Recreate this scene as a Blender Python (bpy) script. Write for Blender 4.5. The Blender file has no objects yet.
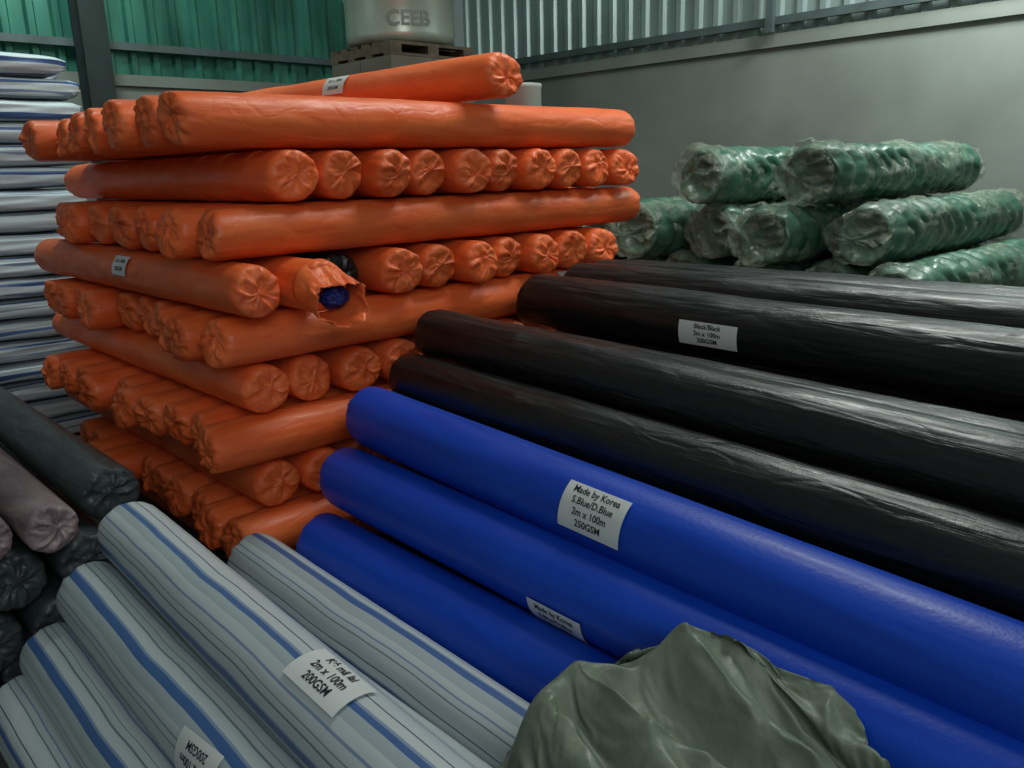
import bpy, bmesh, math, random, time
from mathutils import Vector, Matrix, noise
random.seed(7)
scene=bpy.context.scene
COL=scene.collection
FL=0.027
try:
    scene.view_settings.view_transform='Standard'
except Exception as e: print(e)

# ---------------------------------------------------------------- materials
def newmat(name):
    m=bpy.data.materials.new(name); m.use_nodes=True
    nt=m.node_tree; nt.nodes.clear()
    out=nt.nodes.new('ShaderNodeOutputMaterial'); b=nt.nodes.new('ShaderNodeBsdfPrincipled')
    nt.links.new(b.outputs[0],out.inputs[0])
    return m,nt,b
def N(nt,t,**k):
    n=nt.nodes.new(t)
    for a,v in k.items(): setattr(n,a,v)
    return n
def ramp(nt,stops,interp='LINEAR'):
    r=N(nt,'ShaderNodeValToRGB'); cr=r.color_ramp; cr.interpolation=interp
    while len(cr.elements)>1: cr.elements.remove(cr.elements[-1])
    cr.elements[0].position=stops[0][0]; cr.elements[0].color=(*stops[0][1],1)
    for p,c in stops[1:]:
        e=cr.elements.new(p); e.color=(*c,1)
    return r
def srgb(r,g,b):
    f=lambda c:(c/255/12.92) if c/255<=0.04045 else ((c/255+0.055)/1.055)**2.4
    return (f(r),f(g),f(b))
def coords(nt,scale=(1,1,1),rnd=True):
    tc=N(nt,'ShaderNodeTexCoord'); mp=N(nt,'ShaderNodeMapping')
    mp.inputs['Scale'].default_value=scale
    nt.links.new(tc.outputs['Object'],mp.inputs['Vector'])
    if rnd:
        oi=N(nt,'ShaderNodeObjectInfo'); mu=N(nt,'ShaderNodeMath',operation='MULTIPLY'); mu.inputs[1].default_value=37.0
        nt.links.new(oi.outputs['Random'],mu.inputs[0])
        cx=N(nt,'ShaderNodeCombineXYZ')
        for i in range(3): nt.links.new(mu.outputs[0],cx.inputs[i])
        nt.links.new(cx.outputs[0],mp.inputs['Location'])
    return mp.outputs[0],tc
def wrap_mat(name,c1,c2,rough=(0.3,0.55),stretch=(2.5,9,9),bump=0.35,fine=0.12,spec=0.5,coat=0.0,dist=0.012,crease=0.0,cs=(7,11,11)):
    m,nt,b=newmat(name); L=nt.links
    v,tc=coords(nt,stretch)
    n1=N(nt,'ShaderNodeTexNoise'); n1.inputs['Scale'].default_value=1.4; n1.inputs['Detail'].default_value=6; n1.inputs['Distortion'].default_value=0.8
    L.new(v,n1.inputs['Vector'])
    r=ramp(nt,[(0.3,c1),(0.7,c2)]); L.new(n1.outputs['Fac'],r.inputs[0])
    oi=N(nt,'ShaderNodeObjectInfo'); mr=N(nt,'ShaderNodeMapRange'); mr.inputs['To Min'].default_value=0.84; mr.inputs['To Max'].default_value=1.1
    L.new(oi.outputs['Random'],mr.inputs['Value'])
    hs=N(nt,'ShaderNodeHueSaturation'); L.new(mr.outputs[0],hs.inputs['Value']); L.new(r.outputs[0],hs.inputs['Color'])
    L.new(hs.outputs[0],b.inputs['Base Color'])
    v2,_=coords(nt,(stretch[0]*1.5,stretch[1]*2,stretch[2]*2))
    n2=N(nt,'ShaderNodeTexNoise'); n2.inputs['Scale'].default_value=2.2; n2.inputs['Detail'].default_value=4
    L.new(v2,n2.inputs['Vector'])
    m2=N(nt,'ShaderNodeMapRange'); m2.inputs['From Min'].default_value=0.35; m2.inputs['From Max'].default_value=0.65
    m2.inputs['To Min'].default_value=rough[0]; m2.inputs['To Max'].default_value=rough[1]
    L.new(n2.outputs['Fac'],m2.inputs['Value']); L.new(m2.outputs[0],b.inputs['Roughness'])
    b1=N(nt,'ShaderNodeBump'); b1.inputs['Strength'].default_value=bump; b1.inputs['Distance'].default_value=dist
    L.new(n1.outputs['Fac'],b1.inputs['Height'])
    last=b1
    if crease:
        v3,_=coords(nt,cs)
        ns=N(nt,'ShaderNodeTexNoise'); ns.inputs['Scale'].default_value=1.0; ns.inputs['Detail'].default_value=2; L.new(v3,ns.inputs['Vector'])
        mx=N(nt,'ShaderNodeVectorMath',operation='MULTIPLY_ADD'); mx.inputs[1].default_value=(1.6,1.6,1.6); L.new(ns.outputs['Color'],mx.inputs[0]); L.new(v3,mx.inputs[2])
        vo=N(nt,'ShaderNodeTexVoronoi'); vo.feature='DISTANCE_TO_EDGE'; vo.inputs['Scale'].default_value=1.0; L.new(mx.outputs[0],vo.inputs['Vector'])
        mm=N(nt,'ShaderNodeMath',operation='MINIMUM'); mm.inputs[1].default_value=0.12; L.new(vo.outputs['Distance'],mm.inputs[0])
        b3=N(nt,'ShaderNodeBump'); b3.inputs['Strength'].default_value=crease; b3.inputs['Distance'].default_value=0.03
        L.new(mm.outputs[0],b3.inputs['Height']); L.new(b1.outputs[0],b3.inputs['Normal']); last=b3
    n3=N(nt,'ShaderNodeTexNoise'); n3.inputs['Scale'].default_value=90; n3.inputs['Detail'].default_value=3
    L.new(tc.outputs['Object'],n3.inputs['Vector'])
    b2=N(nt,'ShaderNodeBump'); b2.inputs['Strength'].default_value=fine; b2.inputs['Distance'].default_value=0.004
    L.new(n3.outputs['Fac'],b2.inputs['Height']); L.new(last.outputs[0],b2.inputs['Normal'])
    L.new(b2.outputs[0],b.inputs['Normal'])
    b.inputs['Specular IOR Level'].default_value=spec
    b.inputs['Coat Weight'].default_value=coat; b.inputs['Coat Roughness'].default_value=0.25
    return m
M_or=wrap_mat('orange_tarp_wrap',srgb(234,96,42),srgb(248,124,66),rough=(0.36,0.55),coat=0.0,bump=.36,fine=.2,spec=.42,crease=.24,cs=(5,8,8))
M_bl=wrap_mat('blue_tarp_wrap',srgb(8,58,170),srgb(14,72,192),rough=(0.38,0.5),stretch=(1.2,12,12),bump=0.08,fine=0.2,spec=.4)
M_bk=wrap_mat('black_plastic_wrap',srgb(14,16,16),srgb(23,26,25),rough=(0.26,0.48),stretch=(1.2,14,14),bump=0.6,spec=0.55,crease=.26,cs=(2.5,9,9))
M_gy=wrap_mat('charcoal_wrap',srgb(50,58,60),srgb(72,80,80),rough=(0.35,0.55),bump=0.4,crease=.25)
M_pk=wrap_mat('faded_red_wrap',srgb(100,78,84),srgb(156,138,140),rough=(0.4,0.6),bump=0.3,crease=.25)
M_cl=wrap_mat('green_grey_tarp',srgb(104,116,100),srgb(126,137,119),rough=(0.42,0.58),stretch=(6,6,6),bump=0.12,fine=0.3)
M_gr=wrap_mat('dark_green_netting',srgb(40,86,68),srgb(84,122,102),rough=(0.3,0.5),stretch=(5,3,3),bump=0.6,spec=0.5,coat=0.3,dist=0.02)

def stripe_mat(name,period,mode):
    m,nt,b=newmat(name); L=nt.links
    tc=N(nt,'ShaderNodeTexCoord'); sp=N(nt,'ShaderNodeSeparateXYZ'); L.new(tc.outputs['Object'],sp.inputs[0])
    if mode=='roll':
        at=N(nt,'ShaderNodeMath',operation='ARCTAN2'); L.new(sp.outputs[1],at.inputs[0]); L.new(sp.outputs[2],at.inputs[1]); src=at.outputs[0]
    else:
        ad=N(nt,'ShaderNodeMath',operation='ADD'); L.new(sp.outputs[2],ad.inputs[0]); L.new(sp.outputs[1],ad.inputs[1]); src=ad.outputs[0]
    nz=N(nt,'ShaderNodeTexNoise'); nz.inputs['Scale'].default_value=2.5; L.new(tc.outputs['Object'],nz.inputs['Vector'])
    mu=N(nt,'ShaderNodeMath',operation='MULTIPLY_ADD'); mu.inputs[1].default_value=period; L.new(src,mu.inputs[0])
    m3=N(nt,'ShaderNodeMath',operation='MULTIPLY'); m3.inputs[1].default_value=0.07; L.new(nz.outputs['Fac'],m3.inputs[0]); 
    oi=N(nt,'ShaderNodeObjectInfo'); a4=N(nt,'ShaderNodeMath',operation='ADD'); L.new(oi.outputs['Random'],a4.inputs[0]); L.new(m3.outputs[0],a4.inputs[1]); L.new(a4.outputs[0],mu.inputs[2])
    fr=N(nt,'ShaderNodeMath',operation='FRACT'); L.new(mu.outputs[0],fr.inputs[0])
    W=srgb(186,195,197); W2=srgb(160,172,176); G=srgb(116,130,138); B=srgb(64,98,150); D=srgb(80,96,118); P=srgb(126,146,172)
    if mode=='roll':
        r=ramp(nt,[(0,W),(0.09,G),(0.105,W),(0.15,P),(0.165,W),(0.23,W2),(0.33,B),(0.40,P),(0.42,W),(0.50,G),(0.515,W),(0.56,G),(0.57,W),(0.64,P),(0.66,W),(0.74,W2),(0.82,B),(0.86,P),(0.88,W),(0.95,D),(0.962,W)],'CONSTANT')
    else:
        W=srgb(196,208,214)
        r=ramp(nt,[(0,W),(0.3,P),(0.36,W),(0.6,B),(0.72,W)],'CONSTANT')
    L.new(fr.outputs[0],r.inputs[0]); 
    L.new(r.outputs[0],b.inputs['Base Color'])
    b.inputs['Roughness'].default_value=0.4
    mp=N(nt,'ShaderNodeMapping'); mp.inputs['Scale'].default_value=(2,8,8); L.new(tc.outputs['Object'],mp.inputs[0])
    n1=N(nt,'ShaderNodeTexNoise'); n1.inputs['Scale'].default_value=1.5; n1.inputs['Detail'].default_value=5; L.new(mp.outputs[0],n1.inputs['Vector'])
    b1=N(nt,'ShaderNodeBump'); b1.inputs['Strength'].default_value=0.4; b1.inputs['Distance'].default_value=0.012
    L.new(n1.outputs['Fac'],b1.inputs['Height']); L.new(b1.outputs[0],b.inputs['Normal'])
    return m
M_st=stripe_mat('blue_white_stripe_tarp',0.3183,'roll')
M_sb=stripe_mat('blue_white_stripe_bale',5.0,'bale')

def plain(name,c,rough=0.6,metal=0.0,nscale=8,var=0.25,bump=0.1,stretch=None):
    m,nt,b=newmat(name); L=nt.links
    tc=N(nt,'ShaderNodeTexCoord'); src=tc.outputs['Object']
    if stretch:
        mp=N(nt,'ShaderNodeMapping'); mp.inputs['Scale'].default_value=stretch; L.new(src,mp.inputs[0]); src=mp.outputs[0]
    n=N(nt,'ShaderNodeTexNoise'); n.inputs['Scale'].default_value=nscale; n.inputs['Detail'].default_value=6; L.new(src,n.inputs['Vector'])
    r=ramp(nt,[(0.3,tuple(x*(1-var) for x in c)),(0.7,tuple(min(1,x*(1+var)) for x in c))]); L.new(n.outputs['Fac'],r.inputs[0])
    L.new(r.outputs[0],b.inputs['Base Color']); b.inputs['Roughness'].default_value=rough; b.inputs['Metallic'].default_value=metal
    bp=N(nt,'ShaderNodeBump'); bp.inputs['Strength'].default_value=bump; bp.inputs['Distance'].default_value=0.01
    L.new(n.outputs['Fac'],bp.inputs['Height']); L.new(bp.outputs[0],b.inputs['Normal'])
    return m
M_label=plain('label_paper',srgb(212,216,214),0.5,var=0.03,bump=0)
M_ink=plain('label_ink',srgb(25,25,35),0.5,var=0,bump=0)
M_conc=plain('concrete_wall_paint',srgb(118,125,118),0.8,nscale=1.3,var=0.2)
M_floor=plain('concrete_floor',srgb(80,82,78),0.7,nscale=2,var=0.3)
M_sheetG=plain('green_corrugated_sheet',srgb(58,120,103),0.28,0.35,nscale=1.6,var=0.5,stretch=(3,1,.6))
M_sheetW=plain('grey_corrugated_sheet',srgb(142,160,156),0.35,0.3,nscale=1.0,var=0.15)
M_steel=plain('dark_green_steel',srgb(28,42,40),0.5,0.2,nscale=5)
M_rail=plain('galvanised_rail',srgb(84,98,98),0.5,0.3,nscale=5)
M_wood=plain('pallet_wood',srgb(78,68,54),0.8,nscale=12,var=0.35)
M_tank=plain('tank_metal',srgb(170,178,166),0.28,0.55,nscale=3,var=0.12)
M_card=plain('brown_cardboard',srgb(92,88,76),0.8,nscale=4,var=0.15)
M_white=plain('white_paper_core',srgb(160,164,156),0.6,nscale=6,var=.1)
M_blue2=plain('inner_blue_fabric',srgb(16,40,120),0.6,nscale=30,var=.5,bump=.4)

def film_mat():
    m=bpy.data.materials.new('clear_plastic_film'); m.use_nodes=True; nt=m.node_tree; nt.nodes.clear(); L=nt.links
    out=N(nt,'ShaderNodeOutputMaterial'); mix=N(nt,'ShaderNodeMixShader'); tr=N(nt,'ShaderNodeBsdfTransparent'); gl=N(nt,'ShaderNodeBsdfPrincipled')
    gl.inputs['Base Color'].default_value=(*srgb(166,180,160),1); gl.inputs['Roughness'].default_value=0.18
    tc=N(nt,'ShaderNodeTexCoord'); mp=N(nt,'ShaderNodeMapping'); mp.inputs['Scale'].default_value=(5,3,3); L.new(tc.outputs['Object'],mp.inputs[0])
    n=N(nt,'ShaderNodeTexNoise'); n.inputs['Scale'].default_value=2.2; n.inputs['Detail'].default_value=5; n.inputs['Distortion'].default_value=2; L.new(mp.outputs[0],n.inputs['Vector'])
    r=ramp(nt,[(0.40,(0.2,)*3),(0.54,(0.3,)*3),(0.66,(0.55,)*3)]); L.new(n.outputs['Fac'],r.inputs[0])
    bp=N(nt,'ShaderNodeBump'); bp.inputs['Strength'].default_value=1.0; bp.inputs['Distance'].default_value=0.05; L.new(n.outputs['Fac'],bp.inputs['Height']); L.new(bp.outputs[0],gl.inputs['Normal'])
    L.new(r.outputs[0],mix.inputs[0]); L.new(tr.outputs[0],mix.inputs[1]); L.new(gl.outputs[0],mix.inputs[2]); L.new(mix.outputs[0],out.inputs[0])
    return m
M_film=film_mat()

# ---------------------------------------------------------------- mesh helpers
def mkobj(name,verts,faces,mat,smooth=True,parent=None):
    me=bpy.data.meshes.new(name); me.from_pydata(verts,[],faces); me.update()
    if smooth: me.polygons.foreach_set('use_smooth',[True]*len(me.polygons))
    me.materials.append(mat)
    o=bpy.data.objects.new(name,me); COL.objects.link(o)
    if parent: o.parent=parent
    return o
def boxvf(x0,x1,y0,y1,z0,z1,base=0):
    v=[(x0,y0,z0),(x1,y0,z0),(x1,y1,z0),(x0,y1,z0),(x0,y0,z1),(x1,y0,z1),(x1,y1,z1),(x0,y1,z1)]
    f=[(0,3,2,1),(4,5,6,7),(0,1,5,4),(1,2,6,5),(2,3,7,6),(3,0,4,7)]
    return v,[tuple(i+base for i in q) for q in f]
def box(name,x0,x1,y0,y1,z0,z1,mat,parent=None):
    v,f=boxvf(x0,x1,y0,y1,z0,z1); return mkobj(name,v,f,mat,False,parent)
def boxes(name,lst,mat,parent=None):
    V=[];F=[]
    for b in lst:
        v,f=boxvf(*b,base=len(V)); V+=v; F+=f
    return mkobj(name,V,F,mat,False,parent)

def roll_mesh(name,mat,L=2.25,r=0.099,rz=0.0925,seed=0,pleat=1.0,body=0.012,ridge=0.0,nseg=72,hollow=False,step=0.06,crump=1.0):
    """fabric roll along +X (0..L), centre on the axis, pleated wrapped ends."""
    rnd=random.Random(seed)
    V=[];F=[]
    def mkfold():
        k=rnd.randint(7,12)
        return [(rnd.uniform(0,2*math.pi),rnd.uniform(0.07,0.24),rnd.uniform(0.3,1.0)*rnd.choice((1,1,-1)),rnd.uniform(-1.2,1.2)) for _ in range(k)]
    def fold(fl,th,q):
        s=0
        for a,w,h,sw in fl:
            d=(th+sw*q-a+math.pi)%(2*math.pi)-math.pi
            s+=h*max(0,1-abs(d)/w)
        return max(-1.2,min(1.2,s))
    fa,fb=mkfold(),mkfold()
    ca=(rnd.uniform(-.18,.18),rnd.uniform(-.18,.18)); cb=(rnd.uniform(-.18,.18),rnd.uniform(-.18,.18))
    tl=[(rnd.uniform(-.15,.15),rnd.uniform(-.15,.15)) for _ in range(2)]
    prof=[]
    capf=[(-.004,0.03),(0.0,.12),(0.001,.24),(-0.001,.36),(-0.002,.48),(-0.002,.6),(-0.001,.72),(0.002,.83),(0.008,.92),(0.016,.97),(0.028,.99)]
    if hollow: capf=[(0.16,0.3),(0.12,0.42),(0.05,.55),(0.02,.66),(0.0,.78),(0.0,.88),(0.006,.955),(0.02,.985)]
    for x,fr in capf: prof.append((x,fr,0))
    n=max(8,int(L/step))
    for i in range(1,n): prof.append((0.028+(L-0.056)*i/n,1.0,1))
    for x,fr in reversed(capf): prof.append((L-x,fr,2))
    off=Vector((rnd.uniform(0,50),rnd.uniform(0,50),rnd.uniform(0,50)))
    for (x,fr,side) in prof:
        for j in range(nseg):
            th=2*math.pi*j/nseg
            c,s=math.cos(th),math.sin(th)
            de=max(0,min(x,L-x))
            nz=noise.noise(Vector((x*3,c*1.3,s*1.3))+off)
            nz2=noise.noise(Vector((x*9,c*3.5,s*3.5))+off)
            rr=1-body*3+body*3*nz-body*2.0*abs(nz2)
            if ridge: rr-=ridge*(0.5+0.5*math.sin(x*2*math.pi/0.15+nz*3.0+1.5*s))**2
            fl,cc,tt=(fa,ca,tl[0]) if x<L/2 else (fb,cb,tl[1])
            g=math.exp(-de/0.07)
            if side==1: rr-=g*0.035*pleat*abs(fold(fl,th,0))
            ax=0
            if side!=1:
                f=fold(fl,th,1-fr)
                w=math.sin(min(1,max(0,fr))*math.pi)**0.6 if fr<1 else 0
                nn=noise.noise(Vector((c*fr*3.2,s*fr*3.2,3.3))+off)+.5*noise.noise(Vector((c*fr*7,s*fr*7,8.3))+off)
                ax=0.013*pleat*f*w*(1 if not hollow else .5)+crump*0.010*nn+ (c*tt[0]+s*tt[1])*fr*r
                rr-=0.035*pleat*abs(f)*(fr>0.9)
                rr=1-(1-rr)*(fr**2)
            cx=cc[0]*(1-fr); cy=cc[1]*(1-fr)
            y=(c*fr*rr+cx)*r; z=(s*fr*rr+cy)*rz
            xx=x+(ax*-1 if x<L/2 else ax)
            if side==1 and de<.12: xx+=(-1 if x<L/2 else 1)*(c*tt[0]+s*tt[1])*r*(1-de/.12)
            V.append((xx,y,z))
    m=len(prof)
    for i in range(m-1):
        for j in range(nseg):
            a=i*nseg+j; b=i*nseg+(j+1)%nseg
            F.append((a,a+nseg,b+nseg,b))
    F.append(tuple(range(nseg))); F.append(tuple((m-1)*nseg+j for j in reversed(range(nseg))))
    me=bpy.data.meshes.new(name); me.from_pydata(V,[],F); me.update()
    me.polygons.foreach_set('use_smooth',[True]*len(me.polygons)); me.materials.append(mat)
    return me
def place(name,me,p,d,spin=0.0):
    d=Vector(d).normalized()
    z=Vector((0,0,1)); y=z.cross(d).normalized(); z=d.cross(y)
    o=bpy.data.objects.new(name,me); COL.objects.link(o)
    M=Matrix((d,y,z)).transposed().to_4x4(); M.translation=Vector(p)
    if spin: M=M@Matrix.Rotation(spin,4,'X')
    o.matrix_world=M
    return o
def label(parent,axpos,ang,w,h,lines,r,rz=None,size=0.02,s=-1,flip=False,tilt=0.0):
    """paper label wrapped on a roll (axis local X). s=-1: seen from local -Y side, s=+1: from local +Y side."""
    rz=rz or r; off=0.004
    def mp(u,v,o):
        u2=u*math.cos(tilt)-v*math.sin(tilt); v2=u*math.sin(tilt)+v*math.cos(tilt)
        if flip: u2,v2=-u2,-v2
        a=ang+s*v2/r
        return (axpos-s*u2,(r+o)*math.cos(a),(rz+o)*math.sin(a))
    V=[];F=[];nu,nv=10,10
    for i in range(nu+1):
        for j in range(nv+1): V.append(mp((i/nu-.5)*w,(j/nv-.5)*h,off))
    for i in range(nu):
        for j in range(nv):
            a=i*(nv+1)+j; F.append((a,a+nv+1,a+nv+2,a+1))
    lab=mkobj('paper_label',V,F,M_label,True,parent)
    if not lines: return lab
    ls=h/(len(lines)+0.5)
    V=[];F=[]
    for k,t in enumerate(lines):
        cu=bpy.data.curves.new('t','FONT'); cu.body=t; cu.size=size; cu.align_x='CENTER'; cu.offset=size*0.018; cu.resolution_u=3
        to=bpy.data.objects.new('t',cu); COL.objects.link(to)
        bpy.context.view_layer.update()
        me=bpy.data.meshes.new_from_object(to.evaluated_get(bpy.context.evaluated_depsgraph_get()))
        b=len(V); yc=h/2-ls*(k+1)+ls*0.08
        for vv in me.vertices: V.append(mp(vv.co.x,vv.co.y+yc,off+0.0012))
        for pp in me.polygons: F.append(tuple(b+i for i in pp.vertices))
        bpy.data.objects.remove(to); bpy.data.meshes.remove(me)
    if V: mkobj('label_text',V,F,M_ink,False,parent)
    return lab

Xd=(1,0,0); Yd=(0,1,0)
# ---------------------------------------------------------------- orange stack
OR=[roll_mesh('orange_roll_mesh%d'%i,M_or,seed=10+i,L=2.25,body=.012,step=.04) for i in range(10)]
ORn='orange_tarpaulin_roll'
def zl(k): return 1.785-0.185*(k-1)
Astart={1:1.13,3:1.20,5:1.18,7:1.11,9:1.17}
Bfirst={2:(1.50,2.65),4:(1.28,2.57),6:(1.34,2.69),8:(1.355,2.71),10:(1.4,2.7)}
keep={}
for k in range(1,11):
    z=zl(k)
    if k%2:
        for i in range(10):
            x0=Astart[k]+(0 if i==0 else random.uniform(-.06,.07))
            if k==1 and i>2: x0+=.06
            sk=random.uniform(-.003,.003)
            o=place(ORn,random.choice(OR),(x0,2.745+0.2*i,z),(1,sk,0),0)
            keep[(k,i)]=o
    else:
        bx,by=Bfirst[k]
        for i in range(10):
            xx=bx+0.2*i; y0=by+(0 if i==0 else random.uniform(-.04,.04))
            me=random.choice(OR)
            if k==4:
                xs=[1.28,1.485,1.69,1.915,2.115,2.315,2.515,2.715,2.915,3.115]
                xx=xs[i]; y0=[2.57,2.50,2.85,2.62,2.64,2.6,2.66,2.62,2.64,2.62][i]
            if k==4 and i==2: continue
            o=place(ORn,me,(xx,y0,z),Yd,0)
            keep[(k,i)]=o
keep['top']=place(ORn,OR[3],(2.43,2.56,1.972),(-0.05,1,0.0))
# torn open end of the second roll in layer 4 : ragged flap of wrap, blue fabric inside
def torn(parent):
    V=[];F=[];ns=72;nr=12
    for i in range(nr+1):
        t=i/nr
        for j in range(ns):
            th=2*math.pi*j/ns; c,s=math.cos(th),math.sin(th)
            ln=.14+.07*noise.noise(Vector((c*2,s*2,4)))+.03*noise.noise(Vector((c*6,s*6,1)))
            # local +y is toward the camera's left : wrap is pulled out and droops to a lower right point
            ln+=.05*max(0,-c)*max(0,-s)*2
            fl=1.02+.10*t*t*(1+2.0*noise.noise(Vector((c*3,s*3,t*2))))
            sq=1-.62*t*max(0,s)
            zz=s*.0915*fl*sq-.025*t
            if s>0: zz-=.03*t*abs(noise.noise(Vector((c*4,t*3,2))))
            V.append((.03-ln*t,c*.098*fl*(1-.15*t),zz))
    for i in range(nr):
        for j in range(ns):
            a=i*ns+j;b=i*ns+(j+1)%ns;F.append((a,a+ns,b+ns,b))
    o=mkobj('torn_wrap',V,F,M_or,True,parent)
    sd=o.modifiers.new('s','SOLIDIFY'); sd.thickness=.002
    V=[];F=[];n=24
    for i in range(n+1):
        ph=math.pi*i/n
        for j in range(n*2):
            th=math.pi*j/n
            d=Vector((math.cos(ph),math.sin(ph)*math.cos(th),math.sin(ph)*math.sin(th)))
            k=1+.25*noise.noise(d*3)+.12*noise.noise(d*8)
            V.append((-.01-.05*d.x*k,d.y*.05*k-.03,d.z*.04*k-.035))
    for i in range(n):
        for j in range(n*2):
            a=i*2*n+j;b=i*2*n+(j+1)%(2*n);F.append((a,b,b+2*n,a+2*n))
    mkobj('blue_fabric',V,F,M_blue2,True,parent)
torn(keep[(4,1)])

# ---------------------------------------------------------------- black / blue piles
BKm=[roll_mesh('black_roll_mesh%d'%i,M_bk,seed=40+i,L=2.4,r=0.1,rz=0.1,body=0.014,step=0.03) for i in range(4)]
BKb=[roll_mesh('black_roll_big_mesh%d'%i,M_bk,seed=50+i,L=2.4,r=0.122,rz=0.118,body=0.014,step=0.03) for i in range(3)]
BLm=[roll_mesh('blue_roll_mesh%d'%i,M_bl,seed=60+i,L=2.4,r=0.112,rz=0.112,body=0.003,pleat=.7,crump=.7) for i in range(3)]
NY=(0,-1,0)
# separate black roll, set back in the gap beside the torn roll
bkc=bpy.data.objects.new('black_gap_roll',BKm[1]); COL.objects.link(bkc); bkc.parent=keep[(4,1)]; bkc.location=(.24,-.215,0); bkc.scale=(.9,.95,.9)
pts=[]
def addroll(name,me,x,y,z,d,rr=0.1):
    pts.append((x,z,rr)); return place(name,me,(x,y,z),d)
B1=addroll('blue_tarpaulin_roll',BLm[0],1.63,2.50,0.74,(-.028,-1,-.034),.112)
B2=addroll('blue_tarpaulin_roll',BLm[1],1.50,2.49,0.54,(-.015,-1,-.012),.112)
B3=addroll('blue_tarpaulin_roll',BLm[2],1.365,2.47,0.335,NY,.112)
B4=addroll('blue_tarpaulin_roll',BLm[0],1.31,2.45,FL+0.112,NY,.112)
BK=[]
for (x,z,y,me,d,rr) in [(1.815,.85,2.5,BKm[0],(-.012,-1,-.03),.1),(1.945,1.0,2.5,BKm[1],(-.008,-1,-.034),.1),(2.135,.945,2.53,BKm[2],(0,-1,-.022),.1),
        (2.50,1.06,2.5,BKb[0],(0,-1,-.012),.122),(2.74,1.105,2.48,BKm[3],NY,.1),(2.94,1.10,2.5,BKm[0],NY,.1),(3.14,1.08,2.5,BKm[1],NY,.1)]:
    BK.append(addroll('black_tarpaulin_roll',me,x,y,z,d,rr))
z=FL+0.1
while z<1.0:
    x=1.45
    while x<3.2:
        top = 0.40 if x<1.62 else (0.52 if x<1.75 else (0.74 if x<2.05 else (.76 if x<2.3 else 0.92)))
        if z<top and all(math.hypot(x-a,z-b)>0.096+c for a,b,c in pts):
            addroll('black_tarpaulin_roll',random.choice(BKm),x,2.5-random.uniform(0,.06),z,NY)
        x+=0.02
    z+=0.03

# ---------------------------------------------------------------- striped rolls
STm=[roll_mesh('striped_roll_mesh%d'%i,M_st,seed=80+i,L=2.4,r=0.1,rz=0.1,body=0.006,pleat=.8) for i in range(4)]
S=[(.765,.555,(-.034,-1,-.012)),(.625,.405,(-.022,-1,-.01)),(.505,.25,(-.012,-1,0)),(.40,FL+.1,NY),(.97,.24,NY),(1.14,.325,(-.004,-1,-.024))]
SO=[];pts=[(1.365,.335,.112),(1.31,FL+.112,.112)]
for i,(x,z,d) in enumerate(S):
    pts.append((x,z,.1)); SO.append(place('striped_tarpaulin_roll',STm[i%4],(x,2.55,z),d,0))
z=FL+0.1
while z<.45:
    x=0.60
    while x<1.2:
        if all(math.hypot(x-a,z-b)>.097+c for a,b,c in pts) and z<(.34 if x<.85 else .18):
            pts.append((x,z,.1)); SO.append(place('striped_tarpaulin_roll',random.choice(STm),(x,2.53,z),NY,0))
        x+=0.02
    z+=0.03

# ---------------------------------------------------------------- charcoal rolls left
GYm=[roll_mesh('charcoal_roll_mesh%d'%i,M_gy,seed=100+i,L=2.3,r=0.098,rz=0.098,body=0.014,pleat=1.3,crump=1.5) for i in range(3)]
PKm=roll_mesh('faded_roll_mesh',M_pk,seed=120,L=2.3,r=0.082,rz=0.078,body=0.01,crump=1.5)
for i,(x,z,y,kind) in enumerate([(.78,.62,2.72,0),(.575,.595,2.62,1),(.40,.60,2.64,1),(.675,.443,2.66,0),(.47,.43,2.7,0),(.27,.43,2.68,0),(.575,.265,2.66,0),(.375,.26,2.68,0),(.18,.26,2.67,0),(.78,.265,2.66,0),(.68,FL+.098,2.7,0),(.48,FL+.098,2.7,0),(.28,FL+.098,2.7,0),(.88,FL+.098,2.7,0)]):
    place('faded_red_fabric_roll' if kind else 'charcoal_tarpaulin_roll',PKm if kind else GYm[i%3],(x,y,z),Yd)

# ---------------------------------------------------------------- green bundles at right
GRm=[roll_mesh('green_roll_mesh%d'%i,M_gr,seed=140+i,L=2.0,r=0.188,rz=0.174,body=0.03,ridge=0.14,pleat=1.2,step=0.02,hollow=True) for i in range(3)]
FMm=[roll_mesh('film_mesh%d'%i,M_film,seed=150+i,L=2.15,r=0.214,rz=0.2,body=0.07,ridge=0.06,pleat=2.5,step=0.03,crump=3) for i in range(3)]
gl=[(1.54,[2.07,2.68],[4.06,4.0]),(1.235,[1.84,2.24,2.64,3.04,3.44],[4.2,3.92,4.08,3.9,4.05]),(.945,[1.62,2.02,2.42,2.82,3.22,3.62],None),(.655,[1.62,2.02,2.42,2.82,3.22,3.62],None),(.365,[1.62,2.02,2.42,2.82,3.22,3.62],None)]
for r_,(z,ys,xs) in enumerate(gl):
    for c,y in enumerate(ys):
        x0=xs[c] if xs else 4.15+random.uniform(-.1,.1)
        sk=random.uniform(-.012,.012) if r_<2 else 0
        o=place('green_netting_roll',GRm[(r_+c)%3],(x0,y,z),(1,sk,0))
        if r_<3:
            f=bpy.data.objects.new('plastic_film_wrap',FMm[(r_+2*c)%3]); COL.objects.link(f); f.parent=o; f.location=(-.07,0,0)

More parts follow.
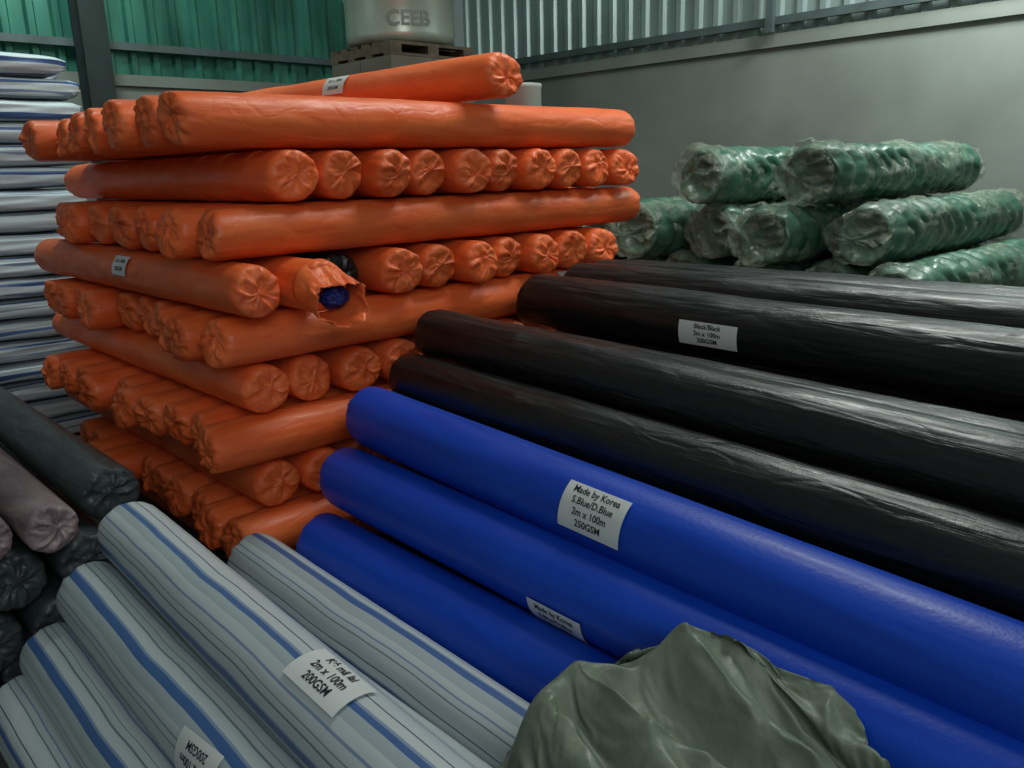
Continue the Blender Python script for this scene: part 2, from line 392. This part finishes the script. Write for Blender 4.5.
# ---------------------------------------------------------------- striped bales, back left
def bale_mesh(name,seed,L=2.05,w=0.5,h=0.13):
    rnd=random.Random(seed); V=[];F=[];ns=56;nx=44
    off=Vector((rnd.uniform(0,50),)*3)
    for i in range(nx+1):
        x=L*i/nx; e=min(x,L-x); s_=min(1,(e/0.09+0.35))**0.5
        for j in range(ns):
            th=2*math.pi*j/ns; c,s=math.cos(th),math.sin(th)
            px=math.copysign(abs(c)**0.5,c)*w/2; pz=math.copysign(abs(s)**0.6,s)*h/2
            nz=noise.noise(Vector((x*2.5,px*4,pz*14))+off); n2=noise.noise(Vector((x*4,px*3,pz*60))+off)
            V.append((x+.02*n2*(1 if x>L/2 else -1),px*(1+.06*nz+.05*n2)*(0.9+0.1*s_),pz*(1-.06+.16*nz)*s_))
    for i in range(nx):
        for j in range(ns):
            a=i*ns+j;b=i*ns+(j+1)%ns; F.append((a,a+ns,b+ns,b))
    F.append(tuple(range(ns))); F.append(tuple(nx*ns+j for j in reversed(range(ns))))
    me=bpy.data.meshes.new(name); me.from_pydata(V,[],F); me.update(); me.polygons.foreach_set('use_smooth',[True]*len(me.polygons)); me.materials.append(M_sb); return me
BM=[bale_mesh('bale_mesh%d'%i,200+i) for i in range(5)]
for k in range(18):
    for c in range(2):
        place('folded_striped_tarpaulin_bale',random.choice(BM),(-.27+random.uniform(-.06,.05),5.85+c*.56+random.uniform(-.02,.02),FL+.065+k*.128),Xd)

# ---------------------------------------------------------------- room
def corr(name,length,z0,z1,mat,pitch=0.19,depth=0.035,along='x',org=(0,0)):
    V=[];F=[];n=int(length/pitch); prof=[]
    for i in range(n):
        b=i*pitch
        prof+=[(b,0),(b+pitch*.55,0),(b+pitch*.65,depth),(b+pitch*.9,depth)]
    prof.append((n*pitch,0))
    for (a,d) in prof:
        for z in (z0,z1):
            V.append((org[0]+a,org[1]-d,z) if along=='x' else (org[0]-d,org[1]+a,z))
    for i in range(len(prof)-1):
        q=(2*i,2*i+2,2*i+3,2*i+1); F.append(q)
    return mkobj(name,V,F,mat,False)
WX,WY=6.5,7.7
box('floor',-3.5,WX+.2,-3.5,WY+.2,FL-.15,FL,M_floor)
box('wall_back',-3.5,WX,WY,WY+.15,FL,2.42,M_conc)
corr('wall_back_cladding',10.0,2.42,5.5,M_sheetG,along='x',org=(-3.5,WY+.02))
box('wall_right',WX,WX+.15,-3.5,WY+.15,FL,2.53,M_conc)
corr('wall_right_cladding',11.2,2.53,5.5,M_sheetW,along='y',org=(WX+.02,-3.5))
box('trim_1',WX-.08,WX-.03,-3.5,WY-.05,2.66,2.72,M_rail)
box('trim_2',-3.5,WX-.1,WY-.09,WY-.03,2.66,2.72,M_rail)
box('trim_3',-3.5,WX-.1,WY-.09,WY-.03,3.6,3.66,M_rail)
box('trim_4',WX-.08,WX-.03,-3.5,WY-.1,3.6,3.66,M_rail)
box('trim_5',WX-.035,WX+.12,-3.5,WY-.02,2.50,2.60,M_conc)
box('trim_6',-3.5,WX-.04,WY-.035,WY+.12,2.38,2.47,M_conc)
boxes('steel_column',[(2.42,2.62,7.38,7.40,FL,5.5),(2.42,2.62,7.58,7.60,FL,5.5),(2.51,2.53,7.40,7.58,FL,5.5),(2.36,2.68,7.34,7.62,FL,FL+.02)],M_steel)
box('trim_7',WX-.14,WX-.09,3.65,3.71,2.60,5.5,M_rail)

def tank(cx,cy,z0):
    V=[];F=[];ns=64
    pr=[(0,.02),(.36,.0),(.42,.03),(.425,.08)]
    z=.34
    while z<1.0:
        pr+=[(.425,z+.0),(.437,z+.02),(.437,z+.04),(.425,z+.06)]
        z+=.2
    pr+=[(.42,1.12),(.36,1.22),(.2,1.27),(.2,1.33),(0,1.34)]
    for r,z in pr:
        for j in range(ns):
            t=2*math.pi*j/ns; V.append((cx+max(r,.001)*math.cos(t),cy+max(r,.001)*math.sin(t),z0+z))
    for i in range(len(pr)-1):
        for j in range(ns):
            a=i*ns+j;b=i*ns+(j+1)%ns;F.append((a,b,b+ns,a+ns))
    return mkobj('water_tank',V,F,M_tank)
TX,TY,TZ=4.24,5.66,2.54
tk=tank(TX,TY,TZ)
def cyltext(parent,t,cx,cy,r,angc,z,size,mat):
    cu=bpy.data.curves.new('t','FONT'); cu.body=t; cu.size=size; cu.align_x='CENTER'; cu.offset=size*.02
    to=bpy.data.objects.new('t',cu); COL.objects.link(to); bpy.context.view_layer.update()
    me=bpy.data.meshes.new_from_object(to.evaluated_get(bpy.context.evaluated_depsgraph_get()))
    V=[];
    for v in me.vertices:
        a=angc+v.co.x/r; V.append((cx+r*math.cos(a),cy+r*math.sin(a),z+v.co.y))
    F=[tuple(p.vertices) for p in me.polygons]
    bpy.data.objects.remove(to)
    mkobj('tank_lettering',V,F,mat,False,parent)
M_tl=plain('tank_lettering_paint',srgb(98,106,98),0.6,var=.1)
cyltext(tk,'CEEB',TX,TY,.430,math.atan2(-TY,-TX)+0.15,TZ+.12,.15,M_tl)
pl=[]; HW=.40
for i in range(6): pl.append((TX-HW,TX+HW,TY-HW+i*.142,TY-HW+i*.142+.09,TZ-.022,TZ))
for i in range(3): pl.append((TX-HW+i*.35,TX-HW+.1+i*.35,TY-HW,TY+HW,TZ-.08,TZ-.022))
for i in range(4): pl.append((TX-HW,TX+HW,TY-HW+i*.237,TY-HW+i*.237+.09,TZ-.1,TZ-.08))
boxes('wooden_pallet',pl,M_wood)
# pallet under the green bundles
pl=[]
for i in range(9): pl.append((4.2,6.0,1.42+i*.28,1.42+i*.28+.18,.165,.19))
for i in range(4): pl.append((4.2+i*.56,4.32+i*.56,1.42,3.84,.052,.165))
for i in range(5): pl.append((4.2,6.0,1.42+i*.56,1.42+i*.56+.14,FL,.052))
boxes('wooden_pallet',pl,M_wood)
cb=[]
for k in range(4):
    z0=FL+k*.6; z1=z0+.6 if k<3 else TZ-.1
    for a in range(2):
        for b in range(2): cb.append((TX-.40+a*.402,TX-.004+a*.402,TY-.40+b*.402,TY-.004+b*.402,z0+.002,z1-.002))
boxes('cardboard_box_stack',cb,M_card)
def drum(name,cx,cy,z0,z1,r,mat):
    V=[];F=[];ns=48
    pr=[(.001,z0),(r*.97,z0),(r,z0+.01),(r,z1-.03),(r*1.03,z1-.025),(r*1.03,z1-.005),(r*.98,z1),(r*.3,z1),(r*.28,z1-.05),(.001,z1-.05)]
    for q,z in pr:
        for j in range(ns):
            t=2*math.pi*j/ns; V.append((cx+q*math.cos(t),cy+q*math.sin(t),z))
    for i in range(len(pr)-1):
        for j in range(ns):
            a=i*ns+j;b=i*ns+(j+1)%ns;F.append((a,b,b+ns,a+ns))
    return mkobj(name,V,F,mat,True)
drum('paper_core_roll',4.03,4.09,FL,2.14,.12,M_white)

# ---------------------------------------------------------------- crumpled tarp : surplus cloth settled over a low mound on the rolls
def heap():
    t0=time.time()
    rid=[(1.30,.88,1.24,.92,.665,.60,.035),(1.24,.92,1.12,1.01,.56,.60,.05),(1.12,1.01,1.02,1.02,.60,.565,.06),(1.02,1.02,.90,1.02,.565,.46,.06),
         (1.30,.88,1.24,.68,.665,.60,.045),(1.24,.68,1.22,.40,.60,.55,.05),
         (1.30,.88,1.38,.72,.665,.63,.035),(1.38,.72,1.37,.50,.63,.60,.05),
         (1.12,1.01,1.08,.80,.60,.585,.05),(1.08,.80,1.12,.56,.585,.55,.05),
         (1.08,.80,.99,.62,.585,.56,.05),(.99,.62,.95,.42,.56,.52,.05),
         (1.02,1.02,.95,.80,.565,.55,.05),(.95,.80,.86,.62,.55,.51,.05)]
    def roofs(x,y):
        t=.28
        for (cx,cz,dx,dz,r) in ((.765,.555,-.034,-.012,.1),(1.14,.325,-.004,-.024,.1),(.97,.24,0,0,.1),(1.365,.335,0,0,.112),(1.50,.54,-.015,-.012,.112),(1.63,.74,-.028,-.034,.112)):
            s=2.5-y; xc=cx+dx*s; zc=cz+dz*s; d=x-xc
            if abs(d)<r: t=max(t,zc+math.sqrt(r*r-d*d))
        return t
    def mound(x,y):
        s=0
        for (ax,ay,bx,by,h0,h1,w) in rid:
            dx,dy=bx-ax,by-ay; l2=dx*dx+dy*dy
            t=max(0,min(1,((x-ax)*dx+(y-ay)*dy)/l2))
            d=math.hypot(x-ax-dx*t,y-ay-dy*t)
            hh=h0+(h1-h0)*t-.09*(1-math.exp(-(d/w)**1.6))-.5*d
            s+=math.exp(hh*80)
        h=math.log(s)/80
        ex=abs(x-(1.075+.22*(y-.72)))/.33; ey=abs(y-.66)/.47
        e=ex**3+ey**3
        h-=.25*max(0,e-.55)
        rf=roofs(x,y)
        return math.log(math.exp(60*h)+math.exp(60*rf))/60
    nx=96; x0,x1,y0,y1=.42,1.80,-.05,1.48
    V=[];F=[]
    for i in range(nx+1):
        for j in range(nx+1):
            x=x0+(x1-x0)*i/nx; y=y0+(y1-y0)*j/nx
            V.append((x,y,mound(x,y)))
    for i in range(nx):
        for j in range(nx):
            a=i*(nx+1)+j; F.append((a,a+nx+1,a+nx+2,a+1))
    col=mkobj('tmp_collider',V,F,M_cl)
    col.modifiers.new('c','COLLISION'); col.collision.thickness_outer=.008; col.collision.thickness_inner=.2; col.collision.cloth_friction=30; col.collision.damping=.5
    n=128; V=[];R_=[];keepv={}
    cx,cy=1.10,.68
    for i in range(n+1):
        for j in range(n+1):
            u=(i/n-.5)*2; v=(j/n-.5)*2
            x=cx+u*.36+.22*(v*.47); y=cy+v*.50
            q=Vector((u*2.2,v*2.2,1))
            V.append((x,y,mound(x,y)+.035+.024*noise.noise(q*1.6)+.014*noise.noise(q*3.7)))
            R_.append(((x-cx)*1.5+cx,(y-cy)*1.5+cy,mound(x,y)))
            keepv[i*(n+1)+j]=(abs(u)**2.8+abs(v)**2.8+.35*noise.noise(Vector((u*1.8,v*1.8,7))))<1.0
    F=[]
    for i in range(n):
        for j in range(n):
            a=i*(n+1)+j; q=(a,a+n+1,a+n+2,a+1)
            if all(keepv[k] for k in q): F.append(q)
    used=sorted({k for q in F for k in q}); mp={k:i for i,k in enumerate(used)}
    V=[V[k] for k in used]; R_=[R_[k] for k in used]; F=[tuple(mp[k] for k in q) for q in F]
    o=mkobj('crumpled_green_tarpaulin',V,F,M_cl)
    o.shape_key_add(name='Basis',from_mix=False)
    rk=o.shape_key_add(name='Rest',from_mix=False)
    for i,c in enumerate(R_): rk.data[i].co=c
    cm=o.modifiers.new('cloth','CLOTH'); s=cm.settings
    s.rest_shape_key=rk
    s.quality=7; s.mass=.14; s.tension_stiffness=25; s.compression_stiffness=25; s.shear_stiffness=15; s.bending_stiffness=.35
    s.tension_damping=8; s.compression_damping=8; s.shear_damping=8; s.bending_damping=.5; s.air_damping=2
    cs=cm.collision_settings; cs.use_self_collision=False; cs.distance_min=.006; cs.collision_quality=3
    cm.point_cache.frame_start=1; cm.point_cache.frame_end=60
    scene.frame_start=1; scene.frame_end=60
    for f in range(1,38): scene.frame_set(f)
    dg=bpy.context.evaluated_depsgraph_get()
    me=bpy.data.meshes.new_from_object(o.evaluated_get(dg))
    bpy.data.objects.remove(o); bpy.data.objects.remove(col)
    scene.frame_set(1)
    o=bpy.data.objects.new('crumpled_green_tarpaulin',me); COL.objects.link(o)
    if not me.materials: me.materials.append(M_cl)
    for v in me.vertices:
        rf=roofs(v.co.x,v.co.y)+.005
        if v.co.z<rf: v.co.z=rf
    me.polygons.foreach_set('use_smooth',[True]*len(me.polygons))
    sm=o.modifiers.new('smooth','SMOOTH'); sm.factor=.5; sm.iterations=2
    ss=o.modifiers.new('sub','SUBSURF'); ss.levels=1; ss.render_levels=1
    print('CLOTH',time.time()-t0)
heap()

# ---------------------------------------------------------------- labels
R=math.radians
label(B1,1.20,R(180-24),.21,.125,['Made by Korea','S.Blue/D.Blue','2m x 100m','250GSM'],.112,size=.0255)
label(B2,1.17,R(180+34),.19,.11,['Made by Korea','S.Blue/D.Blue','2m x 100m','250GSM'],.112,size=.022)
label(BK[3],.95,R(180+4),.23,.085,['Black/Black','2m x 100m','200GSM'],.122,.118,size=.023)
label(SO[0],1.24,R(180-86),.20,.10,['Kẻ mã lai','2m x 100m','200GSM'],.1,size=.027)
label(SO[1],1.03,R(180-24),.17,.10,['Kẻ mã lai','2m x 100m','200GSM'],.1,size=.025,flip=True,tilt=.1)
label(keep[(4,0)],1.0,R(22),.15,.085,['2m x 100m','200GSM'],.099,.0925,size=.024,s=1)
label(keep[(5,0)],1.78,R(180-38),.22,.075,['2m x 100m','200GSM'],.099,.0925,size=.02)
label(keep['top'],1.05,R(28),.17,.10,['2m x 100m','200GSM'],.099,.0925,size=.024,s=1)

# ---------------------------------------------------------------- lights & world
w=bpy.data.worlds.new('w'); scene.world=w; w.use_nodes=True
w.node_tree.nodes['Background'].inputs[0].default_value=(.62,.8,.76,1); w.node_tree.nodes['Background'].inputs[1].default_value=.14
def area(name,loc,tgt,size,en,col,sy=None):
    l=bpy.data.lights.new(name,'AREA'); l.energy=en; l.color=col; l.size=size
    if sy: l.shape='RECTANGLE'; l.size_y=sy
    o=bpy.data.objects.new(name,l); COL.objects.link(o); o.location=loc
    o.rotation_euler=(Vector(tgt)-Vector(loc)).to_track_quat('-Z','Y').to_euler()
area('ceiling_lamp',(3.7,2.2,4.9),(2.6,2.4,0),1.6,104,(.94,1,.95))
area('wall_lamp',(5.5,1.7,3.9),(6.5,1.9,2.4),.7,95,(.93,1,.97))
area('front_fill',(-.6,-2.2,3.4),(2.0,2.8,1.2),2.8,60,(.97,.98,1))  # added soft fill from behind the camera, no door modelled
area('back_left_fill',(1.6,5.4,4.9),(1.4,7.4,3.0),.8,95,(.84,1,.95))  # added lamp to brighten the back left, no roof opening there

# ---------------------------------------------------------------- camera
f=830.0; p=math.radians(14.46); rho=0.0268; az=math.radians(46.65)
Fh=Vector((math.cos(az),math.sin(az),0)); R0=Vector((math.sin(az),-math.cos(az),0))
Fw=Fh*math.cos(p)+Vector((0,0,-math.sin(p))); U0=Fh*math.sin(p)+Vector((0,0,math.cos(p)))
Rc=R0*math.cos(rho)-U0*math.sin(rho); Uc=R0*math.sin(rho)+U0*math.cos(rho)
cam=bpy.data.cameras.new('camera'); cam.sensor_width=36; cam.lens=36*f/1024; cam.clip_start=.02
co=bpy.data.objects.new('camera',cam); COL.objects.link(co)
M=Matrix((Rc,Uc,-Fw)).transposed().to_4x4(); M.translation=Vector((0,0,1.6)); co.matrix_world=M
scene.camera=co
